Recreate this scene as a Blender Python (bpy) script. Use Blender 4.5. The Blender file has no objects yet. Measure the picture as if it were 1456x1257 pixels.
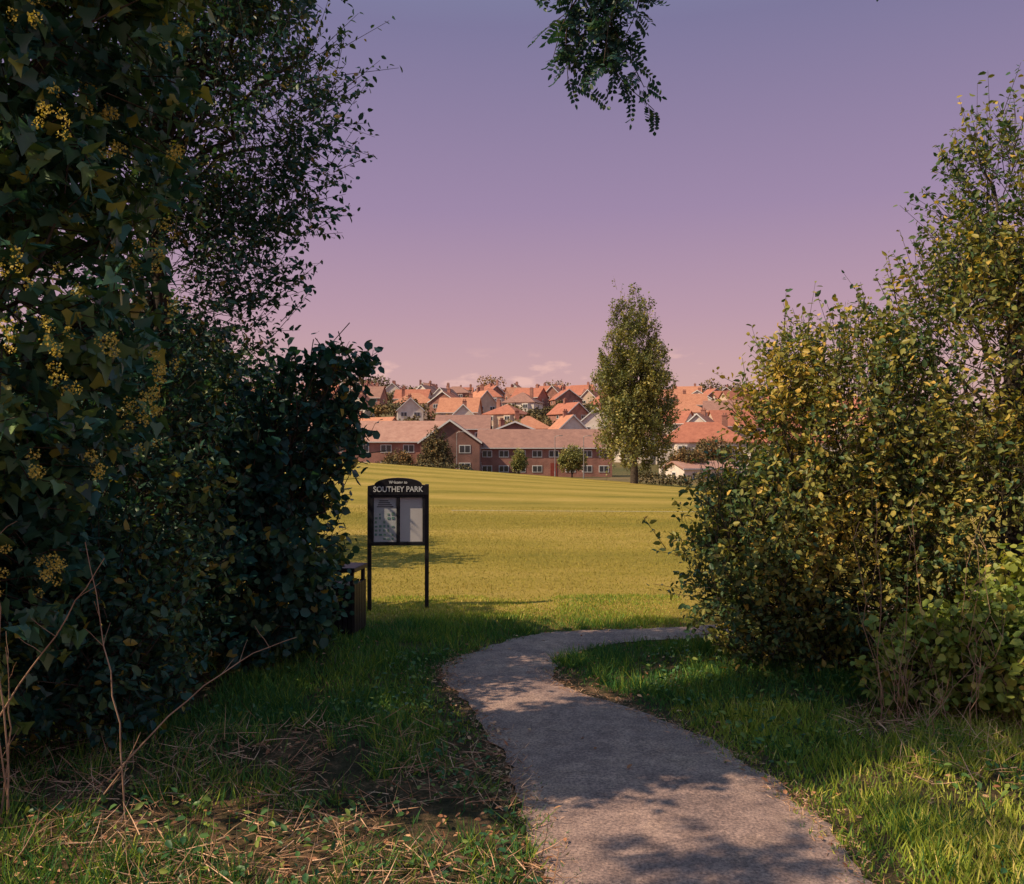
import bpy, math
import numpy as np
from mathutils import Vector
rng = np.random.default_rng(11)
scene = bpy.context.scene
COL = scene.collection

# ------------------------------------------------------------------ helpers
def vnoise(P, s=1.0, seed=0.0):
    P = np.asarray(P, float) * s + seed * 17.31 + 100.0
    i = np.floor(P); f = P - i; f = f * f * (3 - 2 * f)
    def h(ix, iy, iz):
        v = np.sin(ix * 127.1 + iy * 311.7 + iz * 74.7 + seed) * 43758.5453
        return v - np.floor(v)
    r = 0
    for dx in (0, 1):
        for dy in (0, 1):
            for dz in (0, 1):
                w = (f[:, 0] if dx else 1 - f[:, 0]) * (f[:, 1] if dy else 1 - f[:, 1]) * (f[:, 2] if dz else 1 - f[:, 2])
                r = r + w * h(i[:, 0] + dx, i[:, 1] + dy, i[:, 2] + dz)
    return r

def norm(a):
    return a / np.maximum(np.linalg.norm(a, axis=-1, keepdims=True), 1e-9)

def make_mesh(name, V, F, mat, rnd=None, parent=None, smooth=False):
    V = np.ascontiguousarray(V, dtype=np.float32)
    if not isinstance(F, np.ndarray):
        me = bpy.data.meshes.new(name)
        me.from_pydata([tuple(map(float, v)) for v in V], [], [tuple(f) for f in F])
    else:
        F = F.astype(np.int32); m, k = F.shape
        me = bpy.data.meshes.new(name)
        me.vertices.add(len(V)); me.vertices.foreach_set("co", V.ravel())
        me.loops.add(m * k); me.loops.foreach_set("vertex_index", F.ravel())
        me.polygons.add(m); me.polygons.foreach_set("loop_start", np.arange(0, m * k, k, dtype=np.int32))
        me.update(calc_edges=True)
    if rnd is not None:
        at = me.attributes.new("rnd", 'FLOAT', 'FACE')
        at.data.foreach_set("value", np.ascontiguousarray(rnd, dtype=np.float32))
    if smooth:
        me.polygons.foreach_set("use_smooth", np.ones(len(me.polygons), dtype=bool))
    me.materials.append(mat)
    ob = bpy.data.objects.new(name, me); COL.objects.link(ob)
    if parent: ob.parent = parent
    return ob

def empty(name, loc=(0, 0, 0), rotz=0):
    e = bpy.data.objects.new(name, None); COL.objects.link(e)
    e.location = loc; e.rotation_euler = (0, 0, rotz); e.empty_display_size = 0.3
    return e

LEAF = (np.array([(0,0,0),(.3,.27,.07),(.7,.21,.05),(1,0,-.1),(.3,-.27,.07),(.7,-.21,.05)]), np.array([(0,3,2,1),(0,4,5,3)]))
IVY = (np.array([(0,0,0),(-.14,.3,.03),(.12,.5,.06),(.4,.27,.05),(1,0,-.1),(-.14,-.3,.03),(.12,-.5,.06),(.4,-.27,.05)]), np.array([(0,4,3,2,1),(0,5,6,7,4)]))
BROAD = (np.array([(0,0,0),(.1,.33,.05),(.55,.4,.07),(.8,.2,.03),(1,0,-.08),(.1,-.33,.05),(.55,-.4,.07),(.8,-.2,.03)]), np.array([(0,4,3,2,1),(0,5,6,7,4)]))
DIAM = (np.array([(0,0,0),(.5,.4,.06),(1,0,0),(.5,-.4,.06)]), np.array([(0,3,2,1)]))
BLADE = (np.array([(0,.5,0),(0,-.5,0),(.5,.4,.06),(.5,-.4,.06),(1,0,.22)]), np.array([(0,1,3),(0,3,2),(2,3,4)]))
SPIKE = (np.array([(0,.5,0),(0,-.5,0),(1,0,.1)]), np.array([(0,1,2)]))

def inst(tmpl, C, T, N, S, W=None):
    tv, tf = tmpl; T = norm(T); side = norm(np.cross(N, T)); N = np.cross(T, side)
    S = np.asarray(S, float).reshape(-1, 1, 1)
    W = S if W is None else np.asarray(W, float).reshape(-1, 1, 1)
    V = C[:, None, :] + S * tv[None, :, 0:1] * T[:, None, :] + W * tv[None, :, 1:2] * side[:, None, :] + S * tv[None, :, 2:3] * N[:, None, :]
    n = len(C); F = tf[None] + (np.arange(n) * len(tv))[:, None, None]
    return V.reshape(-1, 3), F.reshape(-1, tf.shape[1]), len(tf)

def leaf_obj(name, tmpl, C, T, N, S, R, mat, parent=None, W=None):
    V, F, k = inst(tmpl, C, T, N, S, W)
    return make_mesh(name, V, F, mat, rnd=np.repeat(np.clip(R, 0, 1), k), parent=parent)

def tube_arrays(polys, sides=5):
    Vs, Fs, o = [], [], 0
    for pts, r0, r1 in polys:
        pts = np.asarray(pts, float); n = len(pts)
        tan = norm(np.gradient(pts, axis=0))
        ref = np.array([0.31, 0.2, 0.93]) if abs(tan[0, 2]) < .85 else np.array([1., .1, 0])
        a = norm(np.cross(tan, ref)); b = np.cross(tan, a)
        r = np.linspace(r0, r1, n)[:, None, None]
        th = np.linspace(0, 2 * np.pi, sides, endpoint=False)
        ring = pts[:, None, :] + r * (np.cos(th)[None, :, None] * a[:, None, :] + np.sin(th)[None, :, None] * b[:, None, :])
        Vs.append(ring.reshape(-1, 3))
        j = np.arange(sides); j2 = (j + 1) % sides
        for i in range(n - 1):
            Fs.append(np.stack([o + i * sides + j, o + i * sides + j2, o + (i + 1) * sides + j2, o + (i + 1) * sides + j], 1))
        o += n * sides
    return np.concatenate(Vs), np.concatenate(Fs)

def prisms(A, B, r0, r1):
    d = norm(B - A); ref = np.tile(np.array([0.3, 0.5, .8]), (len(A), 1))
    a = norm(np.cross(d, ref)); b = np.cross(d, a)
    V = []
    for P, r in ((A, r0), (B, r1)):
        for k in range(3):
            t = k * 2.0944; V.append(P + r * (math.cos(t) * a + math.sin(t) * b))
    V = np.stack(V, 1)
    F = np.array([(0,1,4,3),(1,2,5,4),(2,0,3,5)])[None] + (np.arange(len(A)) * 6)[:, None, None]
    return V.reshape(-1, 3), F.reshape(-1, 4)

def wob(a, b, n=7, amp=.08, sag=0):
    a = np.array(a, float); b = np.array(b, float); t = np.linspace(0, 1, n)[:, None]
    p = a + (b - a) * t; L = np.linalg.norm(b - a)
    q = rng.normal(0, amp * L * .5, (n, 3)) * np.sin(t * np.pi); p = p + q
    p[:, 2] += sag * np.sin(t[:, 0] * np.pi)
    return p

# ------------------------------------------------------------------ materials
def newmat(name):
    m = bpy.data.materials.new(name); m.use_nodes = True
    nt = m.node_tree; nt.nodes.clear(); return m, nt, nt.nodes, nt.links

def ramp(N, pts):
    r = N.new("ShaderNodeValToRGB"); e = r.color_ramp.elements
    while len(e) < len(pts): e.new(0.5)
    for i, (p, c) in enumerate(pts): e[i].position = p; e[i].color = (*c, 1)
    return r

def leafmat(name, cols, trans=.3, rough=.45, spec=.35, tcol=(1.3, 1.3, .5), g=1.0):
    cols = [(p_, tuple(min(.9, q * g) for q in c_)) for p_, c_ in cols]
    m, nt, N, L = newmat(name)
    at = N.new("ShaderNodeAttribute"); at.attribute_name = "rnd"
    r = ramp(N, cols); L.new(at.outputs["Fac"], r.inputs[0])
    p = N.new("ShaderNodeBsdfPrincipled"); p.inputs["Roughness"].default_value = rough
    p.inputs["Specular IOR Level"].default_value = spec
    L.new(r.outputs[0], p.inputs["Base Color"])
    o = N.new("ShaderNodeOutputMaterial")
    if trans <= 0:
        L.new(p.outputs[0], o.inputs[0]); return m
    t = N.new("ShaderNodeBsdfTranslucent")
    mu = N.new("ShaderNodeMix"); mu.data_type = 'RGBA'; mu.blend_type = 'MULTIPLY'; mu.inputs[0].default_value = 1
    L.new(r.outputs[0], mu.inputs[6]); mu.inputs[7].default_value = (*tcol, 1); L.new(mu.outputs[2], t.inputs[0])
    mx = N.new("ShaderNodeMixShader"); mx.inputs[0].default_value = trans
    L.new(p.outputs[0], mx.inputs[1]); L.new(t.outputs[0], mx.inputs[2])
    L.new(mx.outputs[0], o.inputs[0]); return m

def surf(name, c1, c2, scale=4.0, rough=.85, bump=0.0, bscale=None, detail=4, spec=.2, c3=None, metal=0):
    m, nt, N, L = newmat(name)
    tc = N.new("ShaderNodeTexCoord"); n = N.new("ShaderNodeTexNoise")
    n.inputs["Scale"].default_value = scale; n.inputs["Detail"].default_value = detail
    L.new(tc.outputs["Object"], n.inputs["Vector"])
    pts = [(.3, c1), (.7, c2)] if c3 is None else [(.3, c1), (.52, c2), (.72, c3)]
    r = ramp(N, pts); L.new(n.outputs["Fac"], r.inputs[0])
    p = N.new("ShaderNodeBsdfPrincipled"); p.inputs["Roughness"].default_value = rough
    p.inputs["Specular IOR Level"].default_value = spec; p.inputs["Metallic"].default_value = metal
    L.new(r.outputs[0], p.inputs["Base Color"])
    if bump:
        n2 = N.new("ShaderNodeTexNoise"); n2.inputs["Scale"].default_value = bscale or scale * 3; n2.inputs["Detail"].default_value = 5
        L.new(tc.outputs["Object"], n2.inputs["Vector"])
        b = N.new("ShaderNodeBump"); b.inputs["Strength"].default_value = bump; b.inputs["Distance"].default_value = .02
        L.new(n2.outputs["Fac"], b.inputs["Height"]); L.new(b.outputs[0], p.inputs["Normal"])
    o = N.new("ShaderNodeOutputMaterial"); L.new(p.outputs[0], o.inputs[0]); return m

M_ivy = leafmat("ivy_leaf", [(0, (.012,.05,.045)), (.45, (.03,.09,.06)), (.75, (.1,.16,.045)), (1, (.28,.26,.05))], .18, .36, .5, g=1.55)
M_umbel = leafmat("ivy_flower", [(0, (.4,.34,.06)), (1, (.8,.6,.15))], .2, .6, .2)
M_haw = leafmat("hawthorn_leaf", [(0, (.010,.04,.045)), (.6, (.025,.07,.055)), (.9, (.09,.12,.035)), (1, (.22,.15,.04))], .25, g=1.45)
M_haz = leafmat("hazel_leaf", [(0, (.010,.042,.045)), (.55, (.025,.075,.055)), (.85, (.09,.13,.04)), (1, (.24,.19,.04))], .24, g=1.5)
M_rsh = leafmat("shrub_leaf", [(0, (.018,.055,.045)), (.4, (.05,.09,.035)), (.7, (.2,.18,.04)), (1, (.48,.31,.07))], .28, g=1.65)
M_bram = leafmat("bramble_leaf", [(0, (.06,.12,.035)), (.5, (.18,.22,.045)), (.85, (.36,.34,.07)), (1, (.5,.34,.1))], .3, g=1.45)
M_pop = leafmat("poplar_leaf", [(0, (.055,.085,.045)), (.5, (.15,.16,.055)), (1, (.36,.29,.09))], .2, .5, .3, g=1.45)
M_dist = leafmat("distant_leaf", [(0, (.06,.065,.045)), (.5, (.14,.11,.05)), (1, (.34,.17,.07))], 0, .7, .1, g=1.3)
M_grass = leafmat("grass_blade", [(0, (.012,.055,.03)), (.4, (.05,.13,.03)), (.75, (.24,.27,.035)), (1, (.55,.42,.15))], .22, .55, .2, g=1.7)
M_turf = leafmat("turf_blade", [(0, (.18,.19,.03)), (.6, (.34,.28,.05)), (1, (.5,.36,.1))], 0, .6, .1, g=1.1)
M_straw = leafmat("dry_straw", [(0, (.24,.13,.08)), (.5, (.52,.3,.18)), (1, (.82,.52,.36))], 0, .7, .1)
M_weed = leafmat("weed_leaf", [(0, (.015,.06,.035)), (.6, (.06,.13,.03)), (1, (.3,.3,.05))], .2, g=1.5)
M_dead = leafmat("fallen_leaf", [(0, (.16,.07,.04)), (.6, (.45,.2,.11)), (1, (.7,.42,.25))], 0, .7, .1)
M_bark = surf("bark", (.04,.033,.03), (.11,.085,.065), 9, .9, .5)
M_stem = surf("dead_stem", (.3,.17,.11), (.5,.33,.22), 6, .8)
M_black = surf("black_paint", (.010,.010,.014), (.022,.022,.028), 20, .45, .05, 200, 2, .3)

def brickmat(name, a, b, mortar):
    m, nt, N, L = newmat(name)
    tc = N.new("ShaderNodeTexCoord")
    sep = N.new("ShaderNodeSeparateXYZ"); L.new(tc.outputs["Object"], sep.inputs[0])
    ad = N.new("ShaderNodeMath"); ad.operation = 'ADD'; L.new(sep.outputs[0], ad.inputs[0]); L.new(sep.outputs[1], ad.inputs[1])
    cb = N.new("ShaderNodeCombineXYZ"); L.new(ad.outputs[0], cb.inputs[0]); L.new(sep.outputs[2], cb.inputs[1])
    bt = N.new("ShaderNodeTexBrick"); bt.inputs["Scale"].default_value = 1
    bt.inputs["Brick Width"].default_value = .23; bt.inputs["Row Height"].default_value = .075; bt.inputs["Mortar Size"].default_value = .01
    bt.inputs["Color1"].default_value = (*a, 1); bt.inputs["Color2"].default_value = (*b, 1); bt.inputs["Mortar"].default_value = (*mortar, 1)
    L.new(cb.outputs[0], bt.inputs["Vector"])
    n = N.new("ShaderNodeTexNoise"); n.inputs["Scale"].default_value = .7; L.new(tc.outputs["Object"], n.inputs["Vector"])
    r = ramp(N, [(.3, (.65,.65,.65)), (.7, (1.1,1.1,1.1))]); L.new(n.outputs["Fac"], r.inputs[0])
    mu = N.new("ShaderNodeMix"); mu.data_type = 'RGBA'; mu.blend_type = 'MULTIPLY'; mu.inputs[0].default_value = 1
    L.new(bt.outputs[0], mu.inputs[6]); L.new(r.outputs[0], mu.inputs[7])
    p = N.new("ShaderNodeBsdfPrincipled"); p.inputs["Roughness"].default_value = .9; L.new(mu.outputs[2], p.inputs["Base Color"])
    o = N.new("ShaderNodeOutputMaterial"); L.new(p.outputs[0], o.inputs[0]); return m

def tilemat(name, a, b):
    m, nt, N, L = newmat(name)
    tc = N.new("ShaderNodeTexCoord"); n = N.new("ShaderNodeTexNoise"); n.inputs["Scale"].default_value = 1.1; n.inputs["Detail"].default_value = 8
    n.inputs["Roughness"].default_value = .7
    L.new(tc.outputs["Object"], n.inputs["Vector"]); r = ramp(N, [(.3, a), (.7, b)]); L.new(n.outputs["Fac"], r.inputs[0])
    w = N.new("ShaderNodeTexWave"); w.bands_direction = 'Z'; w.wave_profile = 'SAW'; w.inputs["Scale"].default_value = 1.6; L.new(tc.outputs["Object"], w.inputs["Vector"])
    bp = N.new("ShaderNodeBump"); bp.inputs["Strength"].default_value = .6; bp.inputs["Distance"].default_value = .05; L.new(w.outputs["Fac"], bp.inputs["Height"])
    p = N.new("ShaderNodeBsdfPrincipled"); p.inputs["Roughness"].default_value = .85
    L.new(r.outputs[0], p.inputs["Base Color"]); L.new(bp.outputs[0], p.inputs["Normal"])
    o = N.new("ShaderNodeOutputMaterial"); L.new(p.outputs[0], o.inputs[0]); return m

W_brick = brickmat("red_brick", (.42,.16,.12), (.32,.115,.09), (.42,.29,.24))
W_brick2 = brickmat("brown_brick", (.28,.12,.095), (.21,.09,.075), (.33,.22,.19))
W_white = surf("white_render", (.66,.56,.5), (.82,.74,.68), .8, .9)
W_cream = surf("cream_render", (.55,.4,.31), (.7,.54,.43), .8, .9)
R_red = tilemat("red_roof_tile", (.34,.115,.075), (.54,.2,.13))
R_orange = tilemat("orange_roof_tile", (.42,.17,.105), (.64,.29,.18))
R_brown = tilemat("brown_roof_tile", (.25,.13,.11), (.4,.21,.17))
R_pink = tilemat("weathered_roof_tile", (.36,.18,.145), (.54,.31,.25))
M_wframe = surf("white_window_frame", (.72,.72,.72), (.82,.82,.82), 3, .5)
M_glass = surf("window_glass", (.03,.035,.045), (.07,.07,.085), .6, .12, spec=.6)
M_door = surf("door_paint", (.25,.05,.04), (.32,.08,.06), 3, .5)

# ------------------------------------------------------------------ path shape
LE = [(.3,-8),(.3,-2),(.28,1),(.22,2.8),(.15,3.89),(.06,4.71),(0,5.22),(-.17,6.0),(-.47,6.96),(-.62,7.5),(-.6,7.9),(-.34,8.42),(.128,9.06),(.558,9.3),(1.96,9.55),(3.5,10.2),(6,12.0),(9.5,15.5),(14,21)]
RE = [(1.8,-8),(1.75,-2),(1.72,1),(1.7,2.8),(1.67,3.89),(1.66,4.6),(1.58,5.11),(1.34,5.85),(.95,6.49),(.55,6.96),(.37,7.38),(.42,7.87),(.72,8.42),(1.2,8.75),(1.9,8.9),(3.9,9.3),(6.9,11.1),(10.6,14.6),(15.2,20.2)]
def crom(P, k=10):
    P = np.array(P, float); P = np.vstack([2*P[0]-P[1], P, 2*P[-1]-P[-2]]); out = []
    for i in range(1, len(P) - 2):
        for t in np.linspace(0, 1, k, endpoint=False):
            a, b, c, d = P[i-1], P[i], P[i+1], P[i+2]
            out.append(.5*((2*b)+(-a+c)*t+(2*a-5*b+4*c-d)*t*t+(-a+3*b-3*c+d)*t**3))
    out.append(P[-2]); return np.array(out)
Lc, Rc = crom(LE, 14), crom(RE, 14)
Cc = (Lc + Rc) / 2
Hw = np.linalg.norm(Lc - Rc, axis=1) / 2
def pathdist(x, y):
    x = np.asarray(x, float).ravel(); y = np.asarray(y, float).ravel()
    out = np.empty(len(x))
    for s in range(0, len(x), 20000):
        d = np.hypot(x[s:s+20000, None] - Cc[None, :, 0], y[s:s+20000, None] - Cc[None, :, 1]) - Hw[None] * .93
        out[s:s+20000] = d.min(1)
    return out
poly = np.vstack([Lc, Rc[::-1]])
def inpath(x, y):
    ins = np.zeros(len(x), bool); n = len(poly); j = n - 1
    for i in range(n):
        xi, yi = poly[i]; xj, yj = poly[j]
        if yi != yj:
            c = ((yi > y) != (yj > y)) & (x < (xj - xi) * (y - yi) / (yj - yi) + xi); ins ^= c
        j = i
    return ins

# ------------------------------------------------------------------ terrain
def sstep(a, b, v):
    t = np.clip((v - a) / (b - a), 0, 1); return t * t * (3 - 2 * t)
def height(x, y):
    x = np.asarray(x, float); y = np.asarray(y, float); sh = x.shape; x = x.ravel(); y = y.ravel()
    yy = np.array([-4000, 14, 50, 80, 92, 105, 150, 200, 260, 320, 380, 430, 490, 750, 4000])
    zz = np.array([0, 0, -.05, -.2, -.9, -1.7, -2.2, 4.8, 12, 18, 23, 25, 24, 3, -8])
    z = np.interp(y, yy, zz)
    tilt = -.075 * np.clip(x, -30, 30) * sstep(14, 80, y) * (1 - sstep(85, 110, y))
    z = z + tilt
    z = z - .02 * np.clip(x, -60, 200) * sstep(180, 420, y) * (1 - sstep(500, 900, y))
    near = (y > -8) & (y < 13) & (np.abs(x) < 9)
    if near.any():
        xn, yn = x[near], y[near]
        d = pathdist(xn, yn)
        nn = vnoise(np.stack([xn, yn, xn * 0], 1), 1.1, 3) * .11 - .01
        z[near] += nn * sstep(.15, .9, d) * (1 - sstep(10.5, 13, yn)) * (1 - sstep(7, 9, np.abs(xn)))
    return z.reshape(sh)
ys = np.concatenate([-np.geomspace(3000, 8.5, 14), np.arange(-8, 14, .2), np.arange(14, 110, 1.5), np.arange(110, 520, 8), np.geomspace(525, 3900, 20)])
xp = np.concatenate([np.arange(0, 6, .2), np.arange(6, 40, 1.5), np.geomspace(42, 3000, 30)])
xs = np.concatenate([-xp[::-1][:-1], xp])
X, Y = np.meshgrid(xs, ys); Z = height(X, Y)
V = np.stack([X, Y, Z], -1).reshape(-1, 3); nx = len(xs)
ii, jj = np.meshgrid(np.arange(len(ys) - 1), np.arange(nx - 1), indexing='ij')
a = (ii * nx + jj).ravel(); F = np.stack([a, a + 1, a + nx + 1, a + nx], 1)

m, nt, N, L = newmat("ground_turf")
tc = N.new("ShaderNodeTexCoord"); sep = N.new("ShaderNodeSeparateXYZ"); L.new(tc.outputs["Object"], sep.inputs[0])
def noise(scale, detail=5, rough=.6, vec=None):
    n = N.new("ShaderNodeTexNoise"); n.inputs["Scale"].default_value = scale; n.inputs["Detail"].default_value = detail; n.inputs["Roughness"].default_value = rough
    L.new(vec or tc.outputs["Object"], n.inputs["Vector"]); return n
mp = N.new("ShaderNodeMapping"); mp.inputs["Scale"].default_value = (.35, .9, 1); L.new(tc.outputs["Object"], mp.inputs[0])
nA = noise(.5, 8, .74, mp.outputs[0]); nB = noise(9, 6, .75)
mixn = N.new("ShaderNodeMath"); mixn.operation = 'MULTIPLY_ADD'; mixn.inputs[1].default_value = .6
L.new(nA.outputs["Fac"], mixn.inputs[0]); hb = N.new("ShaderNodeMath"); hb.operation = 'MULTIPLY'; hb.inputs[1].default_value = .4; L.new(nB.outputs["Fac"], hb.inputs[0]); L.new(hb.outputs[0], mixn.inputs[2])
wv = N.new("ShaderNodeTexWave"); wv.bands_direction = 'Y'; wv.inputs["Scale"].default_value = .04; wv.inputs["Distortion"].default_value = .8; wv.inputs["Detail"].default_value = 1; wv.inputs["Detail Scale"].default_value = .25
mw = N.new("ShaderNodeMapping"); mw.inputs["Rotation"].default_value = (0, 0, .12); L.new(tc.outputs["Object"], mw.inputs[0]); L.new(mw.outputs[0], wv.inputs["Vector"])
ws = N.new("ShaderNodeMath"); ws.operation = 'MULTIPLY_ADD'; ws.inputs[1].default_value = .15; ws.inputs[2].default_value = -.075; L.new(wv.outputs["Fac"], ws.inputs[0])
ad = N.new("ShaderNodeMath"); ad.operation = 'ADD'; L.new(mixn.outputs[0], ad.inputs[0]); L.new(ws.outputs[0], ad.inputs[1])
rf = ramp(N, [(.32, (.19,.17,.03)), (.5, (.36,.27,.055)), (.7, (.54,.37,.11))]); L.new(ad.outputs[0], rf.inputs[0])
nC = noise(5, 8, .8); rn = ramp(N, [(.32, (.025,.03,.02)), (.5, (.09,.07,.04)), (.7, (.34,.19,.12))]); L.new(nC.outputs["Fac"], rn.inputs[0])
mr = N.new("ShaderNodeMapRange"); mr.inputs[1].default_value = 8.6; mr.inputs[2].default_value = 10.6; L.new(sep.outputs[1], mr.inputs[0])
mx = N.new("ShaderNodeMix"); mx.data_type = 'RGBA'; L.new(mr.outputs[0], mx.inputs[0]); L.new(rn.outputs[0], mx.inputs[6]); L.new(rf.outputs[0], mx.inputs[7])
mr2 = N.new("ShaderNodeMapRange"); mr2.inputs[1].default_value = 88; mr2.inputs[2].default_value = 100; L.new(sep.outputs[1], mr2.inputs[0])
nD = noise(.05, 6, .7); rd = ramp(N, [(.35, (.08,.09,.04)), (.65, (.22,.15,.08))]); L.new(nD.outputs["Fac"], rd.inputs[0])
mx2 = N.new("ShaderNodeMix"); mx2.data_type = 'RGBA'; L.new(mr2.outputs[0], mx2.inputs[0]); L.new(mx.outputs[2], mx2.inputs[6]); L.new(rd.outputs[0], mx2.inputs[7])
p = N.new("ShaderNodeBsdfPrincipled"); p.inputs["Roughness"].default_value = .95; p.inputs["Specular IOR Level"].default_value = .1
L.new(mx2.outputs[2], p.inputs["Base Color"])
bp = N.new("ShaderNodeBump"); bp.inputs["Strength"].default_value = .8; bp.inputs["Distance"].default_value = .06; nE = noise(14, 6, .8); L.new(nE.outputs["Fac"], bp.inputs["Height"]); L.new(bp.outputs[0], p.inputs["Normal"])
o = N.new("ShaderNodeOutputMaterial"); L.new(p.outputs[0], o.inputs[0]); M_ground = m
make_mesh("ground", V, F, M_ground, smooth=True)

# path
m, nt, N, L = newmat("path_asphalt")
tc = N.new("ShaderNodeTexCoord")
n1 = noise(1.6, 8, .7); n2 = noise(60, 4, .75); n3 = noise(6, 6, .7)
r1 = ramp(N, [(.3, (.24,.175,.175)), (.5, (.34,.24,.225)), (.7, (.47,.33,.28))]); L.new(n1.outputs["Fac"], r1.inputs[0])
r2 = ramp(N, [(.32, (.4,.4,.43)), (.5, (.95,.95,.95)), (.7, (1.7,1.6,1.5))]); L.new(n2.outputs["Fac"], r2.inputs[0])
r3 = ramp(N, [(.35, (.72,.7,.7)), (.6, (1.1,1.08,1.05))]); L.new(n3.outputs["Fac"], r3.inputs[0])
mu = N.new("ShaderNodeMix"); mu.data_type = 'RGBA'; mu.blend_type = 'MULTIPLY'; mu.inputs[0].default_value = 1
L.new(r1.outputs[0], mu.inputs[6]); L.new(r2.outputs[0], mu.inputs[7])
mu2 = N.new("ShaderNodeMix"); mu2.data_type = 'RGBA'; mu2.blend_type = 'MULTIPLY'; mu2.inputs[0].default_value = 1
L.new(mu.outputs[2], mu2.inputs[6]); L.new(r3.outputs[0], mu2.inputs[7])
p = N.new("ShaderNodeBsdfPrincipled"); p.inputs["Roughness"].default_value = .85; p.inputs["Specular IOR Level"].default_value = .2; L.new(mu2.outputs[2], p.inputs["Base Color"])
bp = N.new("ShaderNodeBump"); bp.inputs["Strength"].default_value = .9; bp.inputs["Distance"].default_value = .008; L.new(n2.outputs["Fac"], bp.inputs["Height"]); L.new(bp.outputs[0], p.inputs["Normal"])
o = N.new("ShaderNodeOutputMaterial"); L.new(p.outputs[0], o.inputs[0]); M_path = m
K = 9
def jit(P, sd): return (vnoise(np.c_[P*3.5, P[:, :1]*0], 1, sd) - .5) * .09 + (vnoise(np.c_[P*13, P[:, :1]*0], 1, sd+1) - .5) * .09
JL, JR = jit(Lc, 5), jit(Rc, 7)
dn = norm(Rc - Lc); A = Lc + dn * JL[:, None]; B = Rc + dn * JR[:, None]
tk = np.linspace(0, 1, K); Q = A[:, None] + (B - A)[:, None] * tk[None, :, None]
V = np.concatenate([Q, np.broadcast_to((.010 + .014 * np.sin(tk * math.pi))[None, :, None], (len(Lc), K, 1))], 2).reshape(-1, 3).copy()
V[:, 2] += height(V[:, 0], V[:, 1])
ii, jj = np.meshgrid(np.arange(len(Lc) - 1), np.arange(K - 1), indexing='ij'); a = (ii * K + jj).ravel()
make_mesh("footpath", V, np.stack([a, a + 1, a + K + 1, a + K], 1), M_path, smooth=True)

# ------------------------------------------------------------------ grass
def unit(n): return norm(rng.normal(0, 1, (n, 3)))
def blades(name, x, y, h, w, mat, rnd, lean=.45, tmpl=BLADE):
    n = len(x); C = np.stack([x, y, height(x, y) - .005], 1)
    T = np.stack([rng.normal(0, lean, n), rng.normal(0, lean, n), np.ones(n)], 1)
    Nn = unit(n); Nn[:, 2] *= .2
    return leaf_obj(name, tmpl, C, T, Nn, h, rnd, mat, W=w)
n = 210000
y = np.sqrt(rng.uniform(2.6**2, 11.3**2, n)); x = rng.uniform(-.68, .68, n) * y
d = pathdist(x, y); P3 = np.stack([x, y, x * 0], 1)
cl = vnoise(P3, 2.2, 1); cl2 = vnoise(P3, 7, 2)
edge = rng.uniform(-.13, .05, n) + .2 * (cl2 - .5)
left_straw = (x < .25) & (y < 5.9)
hid = (x < -2.4) & (y > 6.5) | (x > 2.2) & (y > 8)
keep = ~hid & (d > edge) & ((cl * .6 + cl2 * .4) > rng.uniform(.1, .62, n)) & ~(left_straw & (rng.random(n) < .5 + .45 * (cl < .5)))
x, y, d, cl, cl2 = x[keep], y[keep], d[keep], cl[keep], cl2[keep]
n = len(x)
fld = sstep(9.2, 10.2, y)
h = (.045 + .08 * cl**2 + .05 * cl2) * (1 - .62 * fld) * rng.uniform(.5, 1.3, n) * (.45 + .55 * sstep(-.05, .4, d))
r = .1 + .35 * rng.random(n) + .35 * (vnoise(np.stack([x, y, x*0], 1), 1.3, 9) - .3) + .3 * fld + .33 * ((x > 1.2) & (y < 6.5)) + .25 * (rng.random(n) < .08)  # near right verge gets a lighter, yellower tone to look sunlit
blades("grass", x, y, h, rng.uniform(.005, .010, n), M_grass, r)
n = 110000
y = np.sqrt(rng.uniform(9.3**2, 30**2, n)); x = rng.uniform(-.27, .3, n) * y
k = pathdist(x, y) > .02; x, y = x[k], y[k]; n = len(x)
nn = vnoise(np.stack([x * .5, y * 1.2, x * 0], 1), 1, 4)
h = rng.uniform(.02, .045, n) * (.7 + .6 * nn)
blades("field_grass", x, y, h, rng.uniform(.008, .014, n), M_turf, .1 + .6 * rng.random(n) + .6 * (nn - .5), .6, SPIKE)
tx, ty = [], []
for _ in range(360):
    yy_ = rng.uniform(3.2, 9.5); xx_ = rng.uniform(-3, 4.2)
    dd = pathdist([xx_], [yy_])[0]
    if dd < .0 or (xx_ < -1.3 and yy_ > 9): continue
    k = int(rng.integers(25, 80)); tx.append(xx_ + rng.normal(0, .05, k)); ty.append(yy_ + rng.normal(0, .05, k))
tx = np.concatenate(tx); ty = np.concatenate(ty)
k = pathdist(tx, ty) > -.05; tx, ty = tx[k], ty[k]
blades("grass_tufts", tx, ty, rng.uniform(.06, .2, len(tx)), rng.uniform(.004, .008, len(tx)), M_grass, rng.uniform(.1, .7, len(tx)), .55)

n = 14000
y = np.sqrt(rng.uniform(2.8**2, 9.0**2, n)); x = rng.uniform(-.66, .66, n) * y
d = pathdist(x, y); c = vnoise(np.stack([x, y, x*0], 1), 1.7, 21)
k = (d > .1) & (c > .54); x, y = x[k], y[k]; n = len(x)
C = np.stack([x, y, height(x, y) + rng.uniform(.01, .12, n)], 1); T = unit(n); T[:, 2] *= .4; Nn = unit(n) * .9; Nn[:, 2] += 1
leaf_obj("ground_weeds", LEAF, C, T, Nn, rng.uniform(.02, .06, n), rng.random(n) * .7 + .1, M_weed)

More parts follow.
